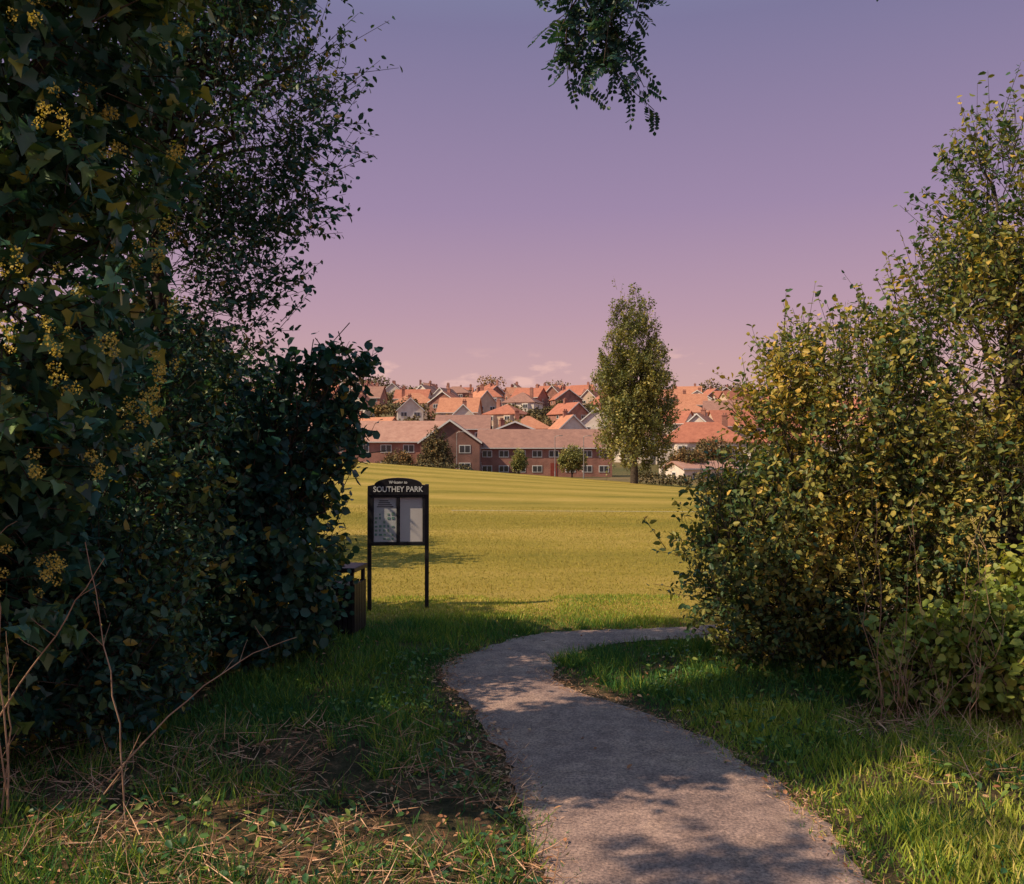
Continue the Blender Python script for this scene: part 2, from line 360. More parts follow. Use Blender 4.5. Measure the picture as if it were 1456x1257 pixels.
n = 9500
y = rng.uniform(2.7, 6.0, n); x = rng.uniform(-3.6, .24, n); d = pathdist(x, y)
c = vnoise(np.stack([x, y, x*0], 1), 1.7, 31)
k = (d > .02) & (c > .4) & (rng.random(n) < 1.2 - (y - 3) * .33); x, y = x[k], y[k]
x2 = rng.uniform(2.3, 4.6, 1300); y2 = rng.uniform(4.9, 6.4, 1300); x = np.r_[x, x2]; y = np.r_[y, y2]
ti = rng.integers(30, 150, 4200); sd_ = rng.random(4200) < .5
e_ = np.where(sd_[:, None], Lc[ti], Rc[ti]) + rng.normal(0, .08, (4200, 2)); x = np.r_[x, e_[:, 0]]; y = np.r_[y, e_[:, 1]]; n = len(x)
S_ = np.r_[rng.uniform(.04, .26, n - 4200), rng.uniform(.012, .06, 4200)]
C = np.stack([x, y, height(x, y) + rng.uniform(.0, .05, n) * (S_ > .06) + .014], 1); T = unit(n); T[:, 2] = np.abs(T[:, 2]) * .28 + .02
leaf_obj("dry_straw", BLADE, C, T, unit(n), S_, rng.random(n), M_straw, W=rng.uniform(.002, .006, n))
n = 5200
y = rng.uniform(3, 9.5, n); x = rng.uniform(-2.8, 3.4, n)
ip = inpath(x, y); de = np.abs(pathdist(x, y)); k = ((~ip) & ((x < .2) & (y < 6) | (rng.random(n) < .25))) | (rng.random(n) < .02) | ((de < .12) & (rng.random(n) < .4)); x, y, ip = x[k], y[k], ip[k]; n = len(x)
C = np.stack([x, y, height(x, y) + .03], 1); T = unit(n); T[:, 2] *= .3; Nn = unit(n) * .5; Nn[:, 2] += 1
leaf_obj("fallen_leaves", LEAF, C, T, Nn, rng.uniform(.015, .055, n), rng.random(n), M_dead, W=rng.uniform(.015, .05, n))

# ------------------------------------------------------------------ bushes and trees
def bush(name, base, ells, n_tw, lp, tl, ls, mat, tmpl=LEAF, up=.5, gap=.36, gscale=1.5, stems=5, sr=.03, trunk=None, bias=.25, shell=.5, ns=.7, seed=0, zmin=.04, out=.09, face=.3, outr=.22):
    par = empty(name, (0, 0, 0))
    E = np.array([e[:6] for e in ells], float); w = np.array([e[6] if len(e) > 6 else e[3]*e[4]+e[4]*e[5]+e[3]*e[5] for e in ells]); w = w / w.sum()
    id_ = rng.choice(len(E), n_tw, p=w); u = unit(n_tw)
    r = 1.06 - shell * rng.random(n_tw)**1.5 + np.where(rng.random(n_tw) < out, rng.uniform(0, outr, n_tw), 0)
    c = E[id_, :3]; rad = E[id_, 3:6]
    P = c + u * rad * r[:, None]
    g = vnoise(P, gscale, seed + 1) * .65 + vnoise(P, gscale * 2.6, seed + 2) * .35
    k = (g > gap) & (P[:, 2] > zmin + height(np.zeros(1) + base[0], np.zeros(1) + base[1])[0])
    P, u, rad, c, r = P[k], u[k], rad[k], c[k], r[k]; n = len(P)
    D = norm(norm(u / rad) * 1.0 + np.array([0, 0, up]) + unit(n) * .55)
    TL = tl * rng.uniform(.5, 1.35, n) * np.where(r > 1.06, 1.45, 1)
    t = np.linspace(.08, 1, lp)[None, :, None]
    bend = unit(n) * .25
    pos = P[:, None, :] - D[:, None, :] * (TL[:, None, None] * (1 - t)) + bend[:, None, :] * TL[:, None, None] * t * (1 - t)
    pos = pos + rng.normal(0, ls * .25, pos.shape)
    side = norm(np.cross(D, unit(n)))
    sgn = np.where(np.arange(lp) % 2 == 0, 1., -1.)[None, :, None]
    T = side[:, None, :] * sgn * .8 + D[:, None, :] * .55 + rng.normal(0, .35, pos.shape); T[..., 2] -= .15
    Nn = rng.normal(0, ns, pos.shape); Nn[..., 2] += .7; Nn += u[:, None, :] * face
    S = ls * rng.uniform(.5, 1.2, pos.shape[:2]); cr = rng.random(n)[:, None] * .35
    R = bias + cr + .5 * (vnoise(P, 1.3, seed + 5)[:, None] - .45) + rng.random(pos.shape[:2]) * .35 + (rng.random(pos.shape[:2]) < .04) * .5
    leaf_obj("leaves", tmpl, pos.reshape(-1, 3), T.reshape(-1, 3), Nn.reshape(-1, 3), S.ravel(), R.ravel(), mat, par)
    A = P - D * TL[:, None] * 1.25
    Vt, Ft = prisms(A, P, ls * .06, ls * .025); make_mesh("twigs", Vt, Ft, M_bark, parent=par)
    polys = []; b = np.array(base, float)
    for e in E:
        ce = e[:3]
        for s in range(stems):
            bb = b + np.array([rng.normal(0, .12 * (trunk is None)), rng.normal(0, .12 * (trunk is None)), 0])
            if trunk is not None:
                hh = min(ce[2] - e[5] * .6, trunk[1]); bb = np.array([b[0], b[1], b[2] + max(hh, .3)])
            v = unit(1)[0]; v[2] = abs(v[2]) * .9; tip = ce + v * e[3:6] * .88
            pl = wob(bb, tip, 8, .08, sag=.1); polys.append((pl, sr, sr * .18))
            for q in range(5):
                i = int(rng.integers(2, 6)); v2 = unit(1)[0]; v2[2] = v2[2] * .5 + .3
                ln = e[3:6].mean() * rng.uniform(.3, .5); polys.append((wob(pl[i], pl[i] + v2 * ln, 5, .12), sr * .35, sr * .08))
    if trunk is not None:
        polys.append((wob(b - np.array([0, 0, .1]), (b[0], b[1], b[2] + trunk[1]), 9, .03), trunk[0], trunk[0] * .45))
    Vt, Ft = tube_arrays(polys, 6); make_mesh("branches" if trunk is None else "trunk_and_limbs", Vt, Ft, M_bark, parent=par, smooth=True)
    return par

# left side
iv_e = [(-3.0,4.6,4.4,1.25,1.0,1.6),(-3.1,4.6,2.7,1.15,.9,1.4),(-2.65,4.4,5.3,1.2,1,1.0),(-3.25,4.8,1.3,.8,.8,1.0)]
ivy = bush("ivy_covered_tree", (-3.3, 4.9, 0), iv_e,
     2900, 11, .32, .1, M_ivy, IVY, up=-.05, gap=.35, stems=3, trunk=(.2, 5.6), bias=.1, seed=1, shell=.42, ns=.75, face=.5, out=.16)
nU = 240; C = []
for i in range(nU):
    e = iv_e[i % 3]; v = unit(1)[0]; v[1] = -abs(v[1]); c0 = np.array(e[:3]) + v * np.array(e[3:6]) * 1.12
    for s in range(int(rng.integers(2, 6))):
        c1 = c0 + rng.normal(0, .04, 3); C.append(c1 + unit(30) * .025)
C = np.concatenate(C); leaf_obj("flower_umbels", DIAM, C, unit(len(C)), unit(len(C)), rng.uniform(.009, .017, len(C)), rng.random(len(C)), M_umbel, ivy)

bush("hawthorn_tree", (-3.0, 7.2, 0), [(-2.4,7.0,4.85,1.25,1.05,1.2),(-3.4,7.1,5.9,1.7,1.2,1.2),(-3.1,7.1,3.5,1.3,1.1,1.3),(-2.6,6.9,6.1,.9,.9,.8),(-1.95,6.8,6.15,.55,.6,.6,.6)],
     4400, 10, .38, .066, M_haw, gap=.44, gscale=2.0, stems=5, sr=.03, trunk=(.12, 4.5), bias=.15, seed=2, out=.16)
bush("hazel_shrub", (-2.7, 8.2, 0), [(-2.45,8.1,2.0,.98,.9,.85),(-2.5,7.9,.9,.95,.9,1.0),(-4.3,9.0,1.8,1.5,1.2,1.7),(-1.72,8.0,2.85,.45,.4,.2,.22),(-1.62,8.0,2.35,.3,.3,.4,.15)],
     3400, 9, .38, .095, M_haz, BROAD, gap=.36, gscale=2.0, stems=6, sr=.02, bias=.12, seed=3, out=.2, outr=.28)
bush("elder_shrub", (-3.3, 6.4, 0), [(-3.3,6.5,1.5,1.15,1.1,1.6),(-2.95,5.8,.8,.85,.8,.9),(-3.6,5.0,.8,.8,.7,.9)],
     3200, 10, .34, .08, M_haz, gap=.37, gscale=2.2, stems=7, sr=.02, bias=.15, seed=4, out=.16)
bush("hawthorn_shrub", (-5.6, 14.6, 0), [(-5.3,14.6,1.9,1.8,1.4,2.0),(-7.5,17,2.5,2.2,2,2.6)], 1500, 9, .4, .14, M_haw, gap=.3, stems=5, seed=5)
# right side
bush("blackthorn_shrub", (3.0, 7.7, 0), [(2.95,7.7,1.0,1.28,.9,1.1),(3.2,7.9,2.3,1.1,.95,1.05),(2.1,7.4,1.15,.72,.7,.85)],
     4400, 10, .36, .068, M_rsh, gap=.41, gscale=2.2, stems=6, sr=.022, bias=.16, seed=6, out=.28, outr=.3, up=.7)
bush("hawthorn_tree", (4.8, 8.1, 0), [(4.95,8.2,4.25,.85,.85,1.2),(4.45,8.1,2.9,1.15,1,1.3),(4.2,7.5,1.2,1.25,1,1.3),(6.0,8.3,3.2,1.2,1.2,1.9)],
     5000, 10, .37, .07, M_rsh, gap=.42, gscale=2.0, stems=6, sr=.026, trunk=(.09, 3.2), bias=.16, seed=7, out=.28, outr=.3, up=.7)
bush("bramble_bush", (3.5, 6.2, 0), [(3.1,6.35,.4,.5,.45,.42),(3.6,6.1,.55,.55,.55,.5),(4.3,6.4,.7,.7,.6,.7)],
     1400, 8, .27, .07, M_bram, BROAD, gap=.38, gscale=2.5, stems=7, sr=.01, bias=.15, seed=8, out=.28, outr=.3)

# poplar
el = [(0,0,9.3,2.0,2.0,8.2)]
for i in range(9):
    a_ = i * 6.283 / 9 + .3; el.append((2.7*math.cos(a_), 2.7*math.sin(a_), 7.3 + rng.uniform(-.8,1.0), 1.25, 1.25, 5.4 + rng.uniform(-.7,.9)))
for i in range(6):
    a_ = i * 6.283 / 6; el.append((1.5*math.cos(a_), 1.5*math.sin(a_), 11.0 + rng.uniform(-.8,.8), 1.1, 1.1, 5.7 + rng.uniform(-.8,.8)))
px_, py_ = 11.0, 76.0; pz_ = float(height(np.array([px_]), np.array([py_]))[0])
el = [(e[0]+px_, e[1]+py_, e[2]+pz_, *e[3:]) for e in el]
bush("poplar_tree", (px_, py_, pz_), el, 8000, 8, .85, .23, M_pop, DIAM, up=1.6, gap=.43, gscale=.8, stems=2, sr=.08, trunk=(.38, 9), bias=.1, shell=.5, seed=9, ns=.9, zmin=1.2)

def small_tree(name, x, y, w, h, mat, n_tw, ls, cone=False, seed=0, bias=.15):
    z = float(height(np.array([x]), np.array([y]))[0])
    if cone: els = [(x,y,z+h*.3,w*.5,w*.5,h*.32),(x,y,z+h*.55,w*.38,w*.38,h*.3),(x,y,z+h*.75,w*.25,w*.25,h*.26)]
    else: els = [(x,y,z+h*.6,w*.42,w*.42,h*.38),(x-w*.22,y,z+h*.45,w*.3,w*.3,h*.28),(x+w*.2,y-.2,z+h*.52,w*.32,w*.32,h*.3)]
    bush(name, (x, y, z), els, n_tw, 8, ls*3, ls, mat, DIAM, gap=.3, gscale=3/w, stems=2, sr=.05, trunk=(.12, h*.5), bias=bias, seed=seed)
small_tree("conifer_tree", -10.2, 114, 5.2, 7.0, M_dist, 1400, .26, True, 11, -.05)
small_tree("birch_tree", 8.4, 118, 4.2, 4.8, M_pop, 800, .24, False, 12)
small_tree("birch_tree", 1.0, 119, 2.4, 4.2, M_pop, 450, .22, False, 13)
small_tree("maple_tree", -16, 118, 4.5, 4.2, M_dist, 800, .24, False, 14)
small_tree("maple_tree", 23, 112, 5, 4.4, M_dist, 800, .24, False, 15)
small_tree("maple_tree", 29, 122, 6, 6, M_dist, 1000, .28, False, 16)

# ash tree standing just left of the view, one limb reaching over the path; unseen crown shaped to cast dapples
ash = empty("ash_tree", (0, 0, 0))
polys = []; lo = []; ld = []
def twig(pts, sp=.04, r=.006):
    pts = crom(pts, 8); polys.append((pts, r, r * .3))
    seg = np.linalg.norm(np.diff(pts, axis=0), axis=1); s = np.r_[0, np.cumsum(seg)]
    for q in np.arange(.02, s[-1] + .001, sp):
        o_ = np.array([np.interp(q, s, pts[:, k]) for k in range(3)]); v = unit(1)[0]; v[2] = -abs(v[2]) * .5 - .12
        lo.append(o_); ld.append(v)
tr = np.array([(-4.9,.2,-.1),(-4.85,.3,2),(-4.7,.6,4),(-4.3,.9,5.6),(-4.0,1.3,6.8),(-3.8,1.5,8)]); polys.append((crom(tr), .24, .08))
polys.append((crom([(-4.5,.7,4.9),(-2.4,2.0,5.8),(-.3,3.6,6.0),(.9,4.5,5.3)]), .07, .015))
polys.append((crom([(0,3.9,5.9),(1.2,4.1,5.4),(2.0,4.5,4.9)]), .025, .008))
polys.append((crom([(-1.2,2.9,6.0),(-1.3,3.5,5.4),(-1.15,4.5,4.8)]), .025, .008))
hang = [[(.9,4.5,5.3),(.65,4.5,4.8),(.5,4.5,4.36),(.55,4.5,4.04),(.76,4.5,3.82)],
        [(.8,4.5,5.1),(.45,4.45,4.7),(.3,4.5,4.3),(.3,4.5,3.95)],
        [(.6,4.5,4.8),(.3,4.4,4.62),(.08,4.4,4.38)],
        [(.75,4.5,4.9),(.62,4.55,4.5),(.56,4.6,4.1)], [(.5,4.5,4.4),(.38,4.5,4.2),(.42,4.55,3.92)],
        [(.9,4.5,5.1),(.75,4.6,4.7),(.68,4.6,4.4)],
        [(.6,4.4,4.9),(.5,4.4,4.6),(.38,4.35,4.3)], [(.5,4.6,4.8),(.4,4.6,4.5),(.18,4.6,4.3)], [(.7,4.4,4.8),(.6,4.35,4.5),(.5,4.35,4.2)],
        [(.52,4.5,4.3),(.64,4.5,4.08),(.7,4.45,3.92)], [(.45,4.5,4.45),(.5,4.4,4.25),(.48,4.4,4.02)], [(.4,4.5,4.5),(.28,4.5,4.3),(.22,4.5,4.1)],
        [(.55,4.5,4.6),(.5,4.5,4.3),(.6,4.5,3.98)], [(.35,4.5,4.6),(.36,4.5,4.3),(.36,4.5,4.1)], [(.6,4.6,4.7),(.52,4.6,4.4),(.44,4.6,4.05)], [(.7,4.5,4.7),(.68,4.5,4.4),(.6,4.5,4.2)],
        [(2.0,4.5,4.9),(1.97,4.5,4.7),(1.93,4.5,4.5)], [(1.7,4.35,5.1),(1.6,4.4,4.75),(1.55,4.4,4.54)],
        [(-1.15,4.5,4.8),(-1.05,4.5,4.62),(-1.0,4.5,4.48)], [(-1.25,4.0,5.05),(-1.3,4.3,4.75),(-1.25,4.4,4.4)], [(-1.15,4.5,4.8),(-1.2,4.5,4.6),(-1.15,4.5,4.42)]]
for h_ in hang: twig(h_)
dapple_e = [(-3.9,2.3,5.0,.8,.6,.4),(-4.0,2.65,6.6,1.0,.7,.6),(-2.75,2.75,3.9,.4,.3,.35),(-5.6,1.2,6.2,1.0,.9,.7),(-3.0,2.4,5.6,.5,.4,.3),(-4.4,1.6,5.0,.6,.5,.4)]  # unseen crown clumps, added where they dapple the path and right verge
for i in range(96):
    e = dapple_e[i % 6]
    v = unit(1)[0]; tip = np.array(e[:3]) + v * np.array(e[3:]); b0 = np.array(e[:3]) + v * np.array(e[3:]) * .3
    mid = (tip + b0) / 2 + rng.normal(0, .08, 3); twig([b0, mid, tip], .07)
for e in dapple_e:
    for q in range(4): polys.append((wob((-4.6,.6,4.2), np.array(e[:3]) + unit(1)[0] * np.array(e[3:]) * .7, 7, .08), .035, .008))
lo = np.array(lo); ld = norm(np.array(ld)); n = len(lo)
nl = 13; t = np.repeat(np.linspace(.2, 1, 7), 2)[:nl]; sg = np.array([1, -1] * 7)[:nl]; sg = sg.astype(float); sg[-1] = 0
sd = norm(np.cross(ld, unit(n))); Lr = rng.uniform(.09, .16, n)
C = lo[:, None] + ld[:, None] * (Lr[:, None] * t[None])[..., None]; C[..., 2] -= (t**2 * .03)[None]
T = sd[:, None] * sg[None, :, None] + ld[:, None] * .45; Nn = np.cross(sd, ld)[:, None] + rng.normal(0, .35, C.shape)
leaf_obj("leaflets", LEAF, C.reshape(-1, 3), T.reshape(-1, 3), Nn.reshape(-1, 3), rng.uniform(.03, .045, n * nl), rng.random(n * nl) * .8, M_haw, ash, W=rng.uniform(.03, .042, n * nl))
Vt, Ft = prisms(lo, lo + ld * Lr[:, None], .0012, .0007); make_mesh("leaf_stalks", Vt, Ft, M_bark, parent=ash)
Vt, Ft = tube_arrays(polys, 6); make_mesh("trunk_and_limbs", Vt, Ft, M_bark, parent=ash, smooth=True)

# dead stems
polys = []
for b0, tip, bow in [((-2.72,4.5,.02),(-2.6,4.3,1.0),.0),((-2.66,4.5,.02),(-2.72,4.2,1.05),.0),((-2.0,4.4,.02),(-2.35,4.6,1.5),.0),((-2.3,4.5,.02),(-2.0,4.5,.5),0),
                     ((-2.2,4.6,.2),(-1.35,5.2,.85),.15),((-2.7,4.3,.5),(-2.1,4.3,1.45),.05),((-2.4,4.0,0),(-2.2,3.9,.35),0),((-2.62,4.4,.02),(-2.6,4.1,1.9),.0),((-1.5,3.9,0),(-1.35,3.8,.3),0)]:
    pl = wob(b0, tip, 12, .012, sag=bow); pl[:, 0] += .05 * np.sin(np.linspace(0, 2.6, 12)); polys.append((pl, .0055, .002))
    for q in range(3): i = int(rng.integers(4, 11)); v = unit(1)[0] * .12; v[2] = abs(v[2]) + .05; polys.append((wob(pl[i], pl[i] + v, 4, .03), .002, .001))
Vt, Ft = tube_arrays(polys, 5); make_mesh("dead_stems", Vt, Ft, M_stem, smooth=True)
polys = []
for i in range(70):
    b0 = np.array([rng.uniform(2.6, 4.2), rng.uniform(5.5, 6.3), .02]); tip = b0 + np.array([rng.normal(0, .2), rng.normal(-.1, .12), rng.uniform(.3, .8) if i > 14 else rng.uniform(1, 1.6)])
    pl = wob(b0, tip, 7, .03); polys.append((pl, .004, .0015))
    for q in range(5): k = int(rng.integers(3, 7)); v = unit(1)[0] * .12; v[2] = abs(v[2]) + .05; polys.append((wob(pl[k], pl[k] + v, 4, .05), .0018, .0008))
Vt, Ft = tube_arrays(polys, 4); make_mesh("dry_weed_stalks", Vt, Ft, M_stem)

# ------------------------------------------------------------------ box helper meshes
class MB:
    def __init__(s): s.V = []; s.F = []
    def box(s, x0, x1, y0, y1, z0, z1):
        o = len(s.V); s.V += [(x0,y0,z0),(x1,y0,z0),(x1,y1,z0),(x0,y1,z0),(x0,y0,z1),(x1,y0,z1),(x1,y1,z1),(x0,y1,z1)]
        s.F += [tuple(o+i for i in f) for f in [(0,3,2,1),(4,5,6,7),(0,1,5,4),(1,2,6,5),(2,3,7,6),(3,0,4,7)]]
    def hexa(s, pts):
        o = len(s.V); s.V += list(pts); s.F += [tuple(o+i for i in f) for f in [(0,3,2,1),(4,5,6,7),(0,1,5,4),(1,2,6,5),(2,3,7,6),(3,0,4,7)]]
    def poly(s, V, F): o = len(s.V); s.V += V; s.F += [tuple(o+i for i in f) for f in F]
    def obj(s, name, mat, parent=None):
        return make_mesh(name, np.array(s.V, float), s.F, mat, parent=parent) if s.V else None

def bevel(ob, w=.006):
    b = ob.modifiers.new("bevel", 'BEVEL'); b.width = w; b.segments = 2; b.limit_method = 'ANGLE'

# ------------------------------------------------------------------ notice board
nb = empty("notice_board", (-1.40, 10.4, 0), math.radians(5))
f = MB()
f.box(-.375,-.325,-.03,.03,-.1,1.5); f.box(.325,.375,-.03,.03,-.1,1.58); bevel(f.obj("posts", M_black, nb))
f = MB()
f.box(-.33,.33,-.045,.04,.83,.87); f.box(-.33,.33,-.045,.04,1.42,1.45); f.box(-.33,-.3,-.045,.04,.87,1.42); f.box(.3,.33,-.045,.04,.87,1.42); f.box(-.017,.017,-.045,.04,.87,1.42); f.box(-.3,-.017,.0,.03,.87,1.42); f.box(.017,.3,.0,.03,.87,1.42)
bevel(f.obj("cabinet_frame", M_black, nb), .004)
pr = [(-.37,1.452),(.37,1.452),(.37,1.56)] + [(.29*math.cos(math.pi*i/14), 1.575+.085*math.sin(math.pi*i/14)) for i in range(15)] + [(-.37,1.56)]
npn = len(pr); Vh = [(x_, -.055, z_) for x_, z_ in pr] + [(x_, .02, z_) for x_, z_ in pr]
Fh = [tuple(range(npn)), tuple(range(2*npn-1, npn-1, -1))] + [(i, i+npn, (i+1) % npn + npn, (i+1) % npn) for i in range(npn)]
make_mesh("arched_header", np.array(Vh), Fh, M_black, parent=nb)
M_paper = surf("grey_backboard", (.66,.62,.62), (.78,.74,.74), 3, .7)
M_white = surf("white_letters", (.8,.8,.8), (.85,.85,.85), 3, .6)
f = MB(); f.box(.022,.296,-.014,-.002,.874,1.416); f.obj("blank_panel", M_paper, nb)
f = MB(); f.box(-.296,-.022,-.014,-.002,.874,1.416); f.obj("poster_panel", surf("pale_poster", (.5,.53,.56), (.72,.72,.74), 9, .6), nb)
mm = MB(); rs = np.random.default_rng(3)
for i in range(7):
    for j in range(5):
        if rs.random() < .35: continue
        x0 = -.285 + j * .051; z0 = .9 + i * .05; mm.box(x0, x0 + .038*rs.uniform(.5,1), -.0175, -.0145, z0, z0 + .035*rs.uniform(.5,1))
mm.obj("poster_map", surf("map_ink", (.1,.25,.28), (.3,.42,.3), 12, .7), nb)
mm = MB()
for i in range(4): mm.box(-.26+.01*i, -.06-.02*i, -.0175, -.0145, 1.3+i*.024, 1.31+i*.024)
mm.obj("poster_text", M_black, nb)
def text(s, size, z):
    c = bpy.data.curves.new("lettering", 'FONT'); c.body = s; c.size = size; c.extrude = .0015; c.align_x = 'CENTER'; c.offset = .0014
    o_ = bpy.data.objects.new("lettering", c); COL.objects.link(o_); o_.parent = nb; o_.location = (0, -.0575, z); o_.rotation_euler = (math.pi/2, 0, 0); o_.scale = (.9, 1, 1); c.materials.append(M_white)
text("SOUTHEY PARK", .094, 1.49); text("Welcome to", .048, 1.59)

# litter bin
lb = empty("litter_bin", (-1.80, 8.9, 0), math.radians(-8))
f = MB()
for i in range(7):
    x0 = -.19 + i * .056; f.box(x0, x0+.045, -.2, -.18, .12, .62); f.box(x0, x0+.045, .18, .2, .12, .62); f.box(-.2, -.18, x0, x0+.045, .12, .62); f.box(.192, .212, x0, x0+.045, .12, .62)
f.obj("slats", M_black, lb)
f = MB(); f.box(-.17,.17,-.17,.17,.1,.6); f.box(-.22,.22,-.22,.22,.74,.79); f.box(-.2,-.16,-.2,-.16,.0,.74); f.box(.16,.2,-.2,-.16,.0,.74); f.box(-.2,-.16,.16,.2,0,.74); f.box(.16,.2,.16,.2,0,.74)
bevel(f.obj("body_and_lid", M_black, lb), .008)

# ------------------------------------------------------------------ houses
def house(name, x, y, w, d, he, hr, rot=0, roof='gable', wall=W_white, rmat=R_red, nw=2, floors=2, chim=True, door=True, z=None, dz=0):
    if z is None: z = float(height(np.array([x]), np.array([y]))[0])
    h = empty(name, (x, y, z + dz), math.radians(rot)); ov = .35; th = .16
    wa = MB(); hw, hd = w/2, d/2
    rf = MB()
    if roof == 'gable':
        V = [(-hw,-hd,-3),(hw,-hd,-3),(hw,hd,-3),(-hw,hd,-3),(-hw,-hd,he),(hw,-hd,he),(hw,hd,he),(-hw,hd,he),(-hw,0,he+hr),(hw,0,he+hr)]
        wa.poly(V, [(0,1,5,4),(1,2,6,9,5),(2,3,7,6),(3,0,4,8,7)])
        for s in (-1, 1):
            k = hr / hd; ze = he - ov * k; a_ = [(-hw-ov,s*(hd+ov),ze+.02),(hw+ov,s*(hd+ov),ze+.02),(hw+ov,0,he+hr+.02),(-hw-ov,0,he+hr+.02)]
            rf.hexa(a_ + [(q[0], q[1], q[2]+th) for q in a_])
        gt = MB(); ze = he - ov * hr / hd; gt.box(-hw-ov, hw+ov, -hd-ov-.12, -hd-ov-.005, ze+.02, ze+.15); gt.obj("gutter", M_wframe, h)
    elif roof == 'front':
        V = [(-hw,-hd,-3),(hw,-hd,-3),(hw,hd,-3),(-hw,hd,-3),(-hw,-hd,he),(hw,-hd,he),(hw,hd,he),(-hw,hd,he),(0,-hd,he+hr),(0,hd,he+hr)]
        wa.poly(V, [(0,1,5,8,4),(1,2,6,5),(2,3,7,9,6),(3,0,4,7)])
        bb = MB()
        for s in (-1, 1):
            k = hr / hw; ze = he - ov * k; a_ = [(s*(hw+ov),-hd-ov,ze+.02),(s*(hw+ov),hd+ov,ze+.02),(0,hd+ov,he+hr+.02),(0,-hd-ov,he+hr+.02)]
            rf.hexa(a_ + [(q[0], q[1], q[2]+th) for q in a_])
            a_ = [(s*(hw+ov),-hd-ov-.05,ze-.1),(s*(hw+ov),-hd-ov-.003,ze-.1),(0,-hd-ov-.003,he+hr-.1),(0,-hd-ov-.05,he+hr-.1)]
            bb.hexa(a_ + [(q[0], q[1], q[2]+th+.12) for q in a_])
        bb.obj("bargeboards", M_wframe, h)
    else:
        V = [(-hw,-hd,-3),(hw,-hd,-3),(hw,hd,-3),(-hw,hd,-3),(-hw,-hd,he),(hw,-hd,he),(hw,hd,he),(-hw,hd,he)]
        wa.poly(V, [(0,1,5,4),(1,2,6,5),(2,3,7,6),(3,0,4,7)])
        A, B = hw+ov, hd+ov; rl = max(hw - hd, 0)
        V = [(-A,-B,he-.05),(A,-B,he-.05),(A,B,he-.05),(-A,B,he-.05),(-A,-B,he+.1),(A,-B,he+.1),(A,B,he+.1),(-A,B,he+.1),(-rl-.01,0,he+hr),(rl+.01,0,he+hr)]
        rf.poly(V, [(3,2,1,0),(0,1,5,4),(1,2,6,5),(2,3,7,6),(3,0,4,7),(4,5,9,8),(5,6,9),(6,7,8,9),(7,4,8)])
        by = MB()
        for s in (-1, 1):
            cx = s * hw * .5; q0 = [(cx-1.3,-hd+.01),(cx+1.3,-hd+.01),(cx+.8,-hd-.8),(cx-.8,-hd-.8)]
            by.poly([(a1,b1,zz_) for zz_ in (0, he-.3) for a1,b1 in q0], [(0,3,7,4),(3,2,6,7),(2,1,5,6),(4,7,6,5)])
        by.obj("bay_fronts", wall, h)
    wa.obj("walls", wall, h); rf.obj("roof", rmat, h)
    fr, gl = MB(), MB()
    fh = he / floors
    dcol = nw // 2 if door else -1
    for fl in range(floors):
        for i in range(nw):
            cx = -hw + w * (i + .5) / nw; z0 = fl * fh + fh * .34; z1 = fl * fh + fh * .8; ww = min(.8, w / nw * .3)
            if fl == 0 and i == dcol and nw > 2: continue
            yf = -hd
            if roof == 'hip':
                if i > 1: continue
                cx = (-1, 1)[i] * hw * .5; ww = .7; yf = -hd - .8
            fr.box(cx-ww, cx+ww, yf-.06, yf-.002, z0, z1)
            gl.box(cx-ww+.1, cx-.05, yf-.075, yf-.061, z0+.1, z1-.1); gl.box(cx+.05, cx+ww-.1, yf-.075, yf-.061, z0+.1, z1-.1)
    for s in (-1, 1):
        for fl in range(floors):
            z0 = fl * fh + fh * .36; z1 = fl * fh + fh * .8
            xa, xb = (s*hw + s*.002, s*hw + s*.05); xa, xb = min(xa, xb), max(xa, xb); fr.box(xa, xb, -.5, .5, z0, z1)
            xa, xb = (s*hw + s*.051, s*hw + s*.065); xa, xb = min(xa, xb), max(xa, xb); gl.box(xa, xb, -.4, .4, z0+.1, z1-.1)
    fr.obj("window_frames", M_wframe, h); gl.obj("window_glass", M_glass, h)
    if door and nw > 2:
        cx = (-hw + w * (dcol + .5) / nw) if roof != 'hip' else 0; dr = MB(); dr.box(cx-.48, cx+.48, -hd-.05, -hd-.002, 0, 2.1); dr.obj("door", M_door, h)
    if chim:
        c = MB(); cx = hw * .55 * (1 if rng.random() < .5 else -1); cy = .2 if roof != 'front' else hd*.3
        if roof == 'front': cx = 0.0
        c.box(cx-.45, cx+.45, cy-.35, cy+.35, he+hr*.3, he+hr+1.0); c.box(cx-.52, cx+.52, cy-.42, cy+.42, he+hr+1.001, he+hr+1.13)
        c.box(cx-.32, cx-.08, cy-.12, cy+.12, he+hr+1.131, he+hr+1.5); c.box(cx+.08, cx+.32, cy-.12, cy+.12, he+hr+1.131, he+hr+1.5)
        c.obj("chimney", W_brick, h)
    return h

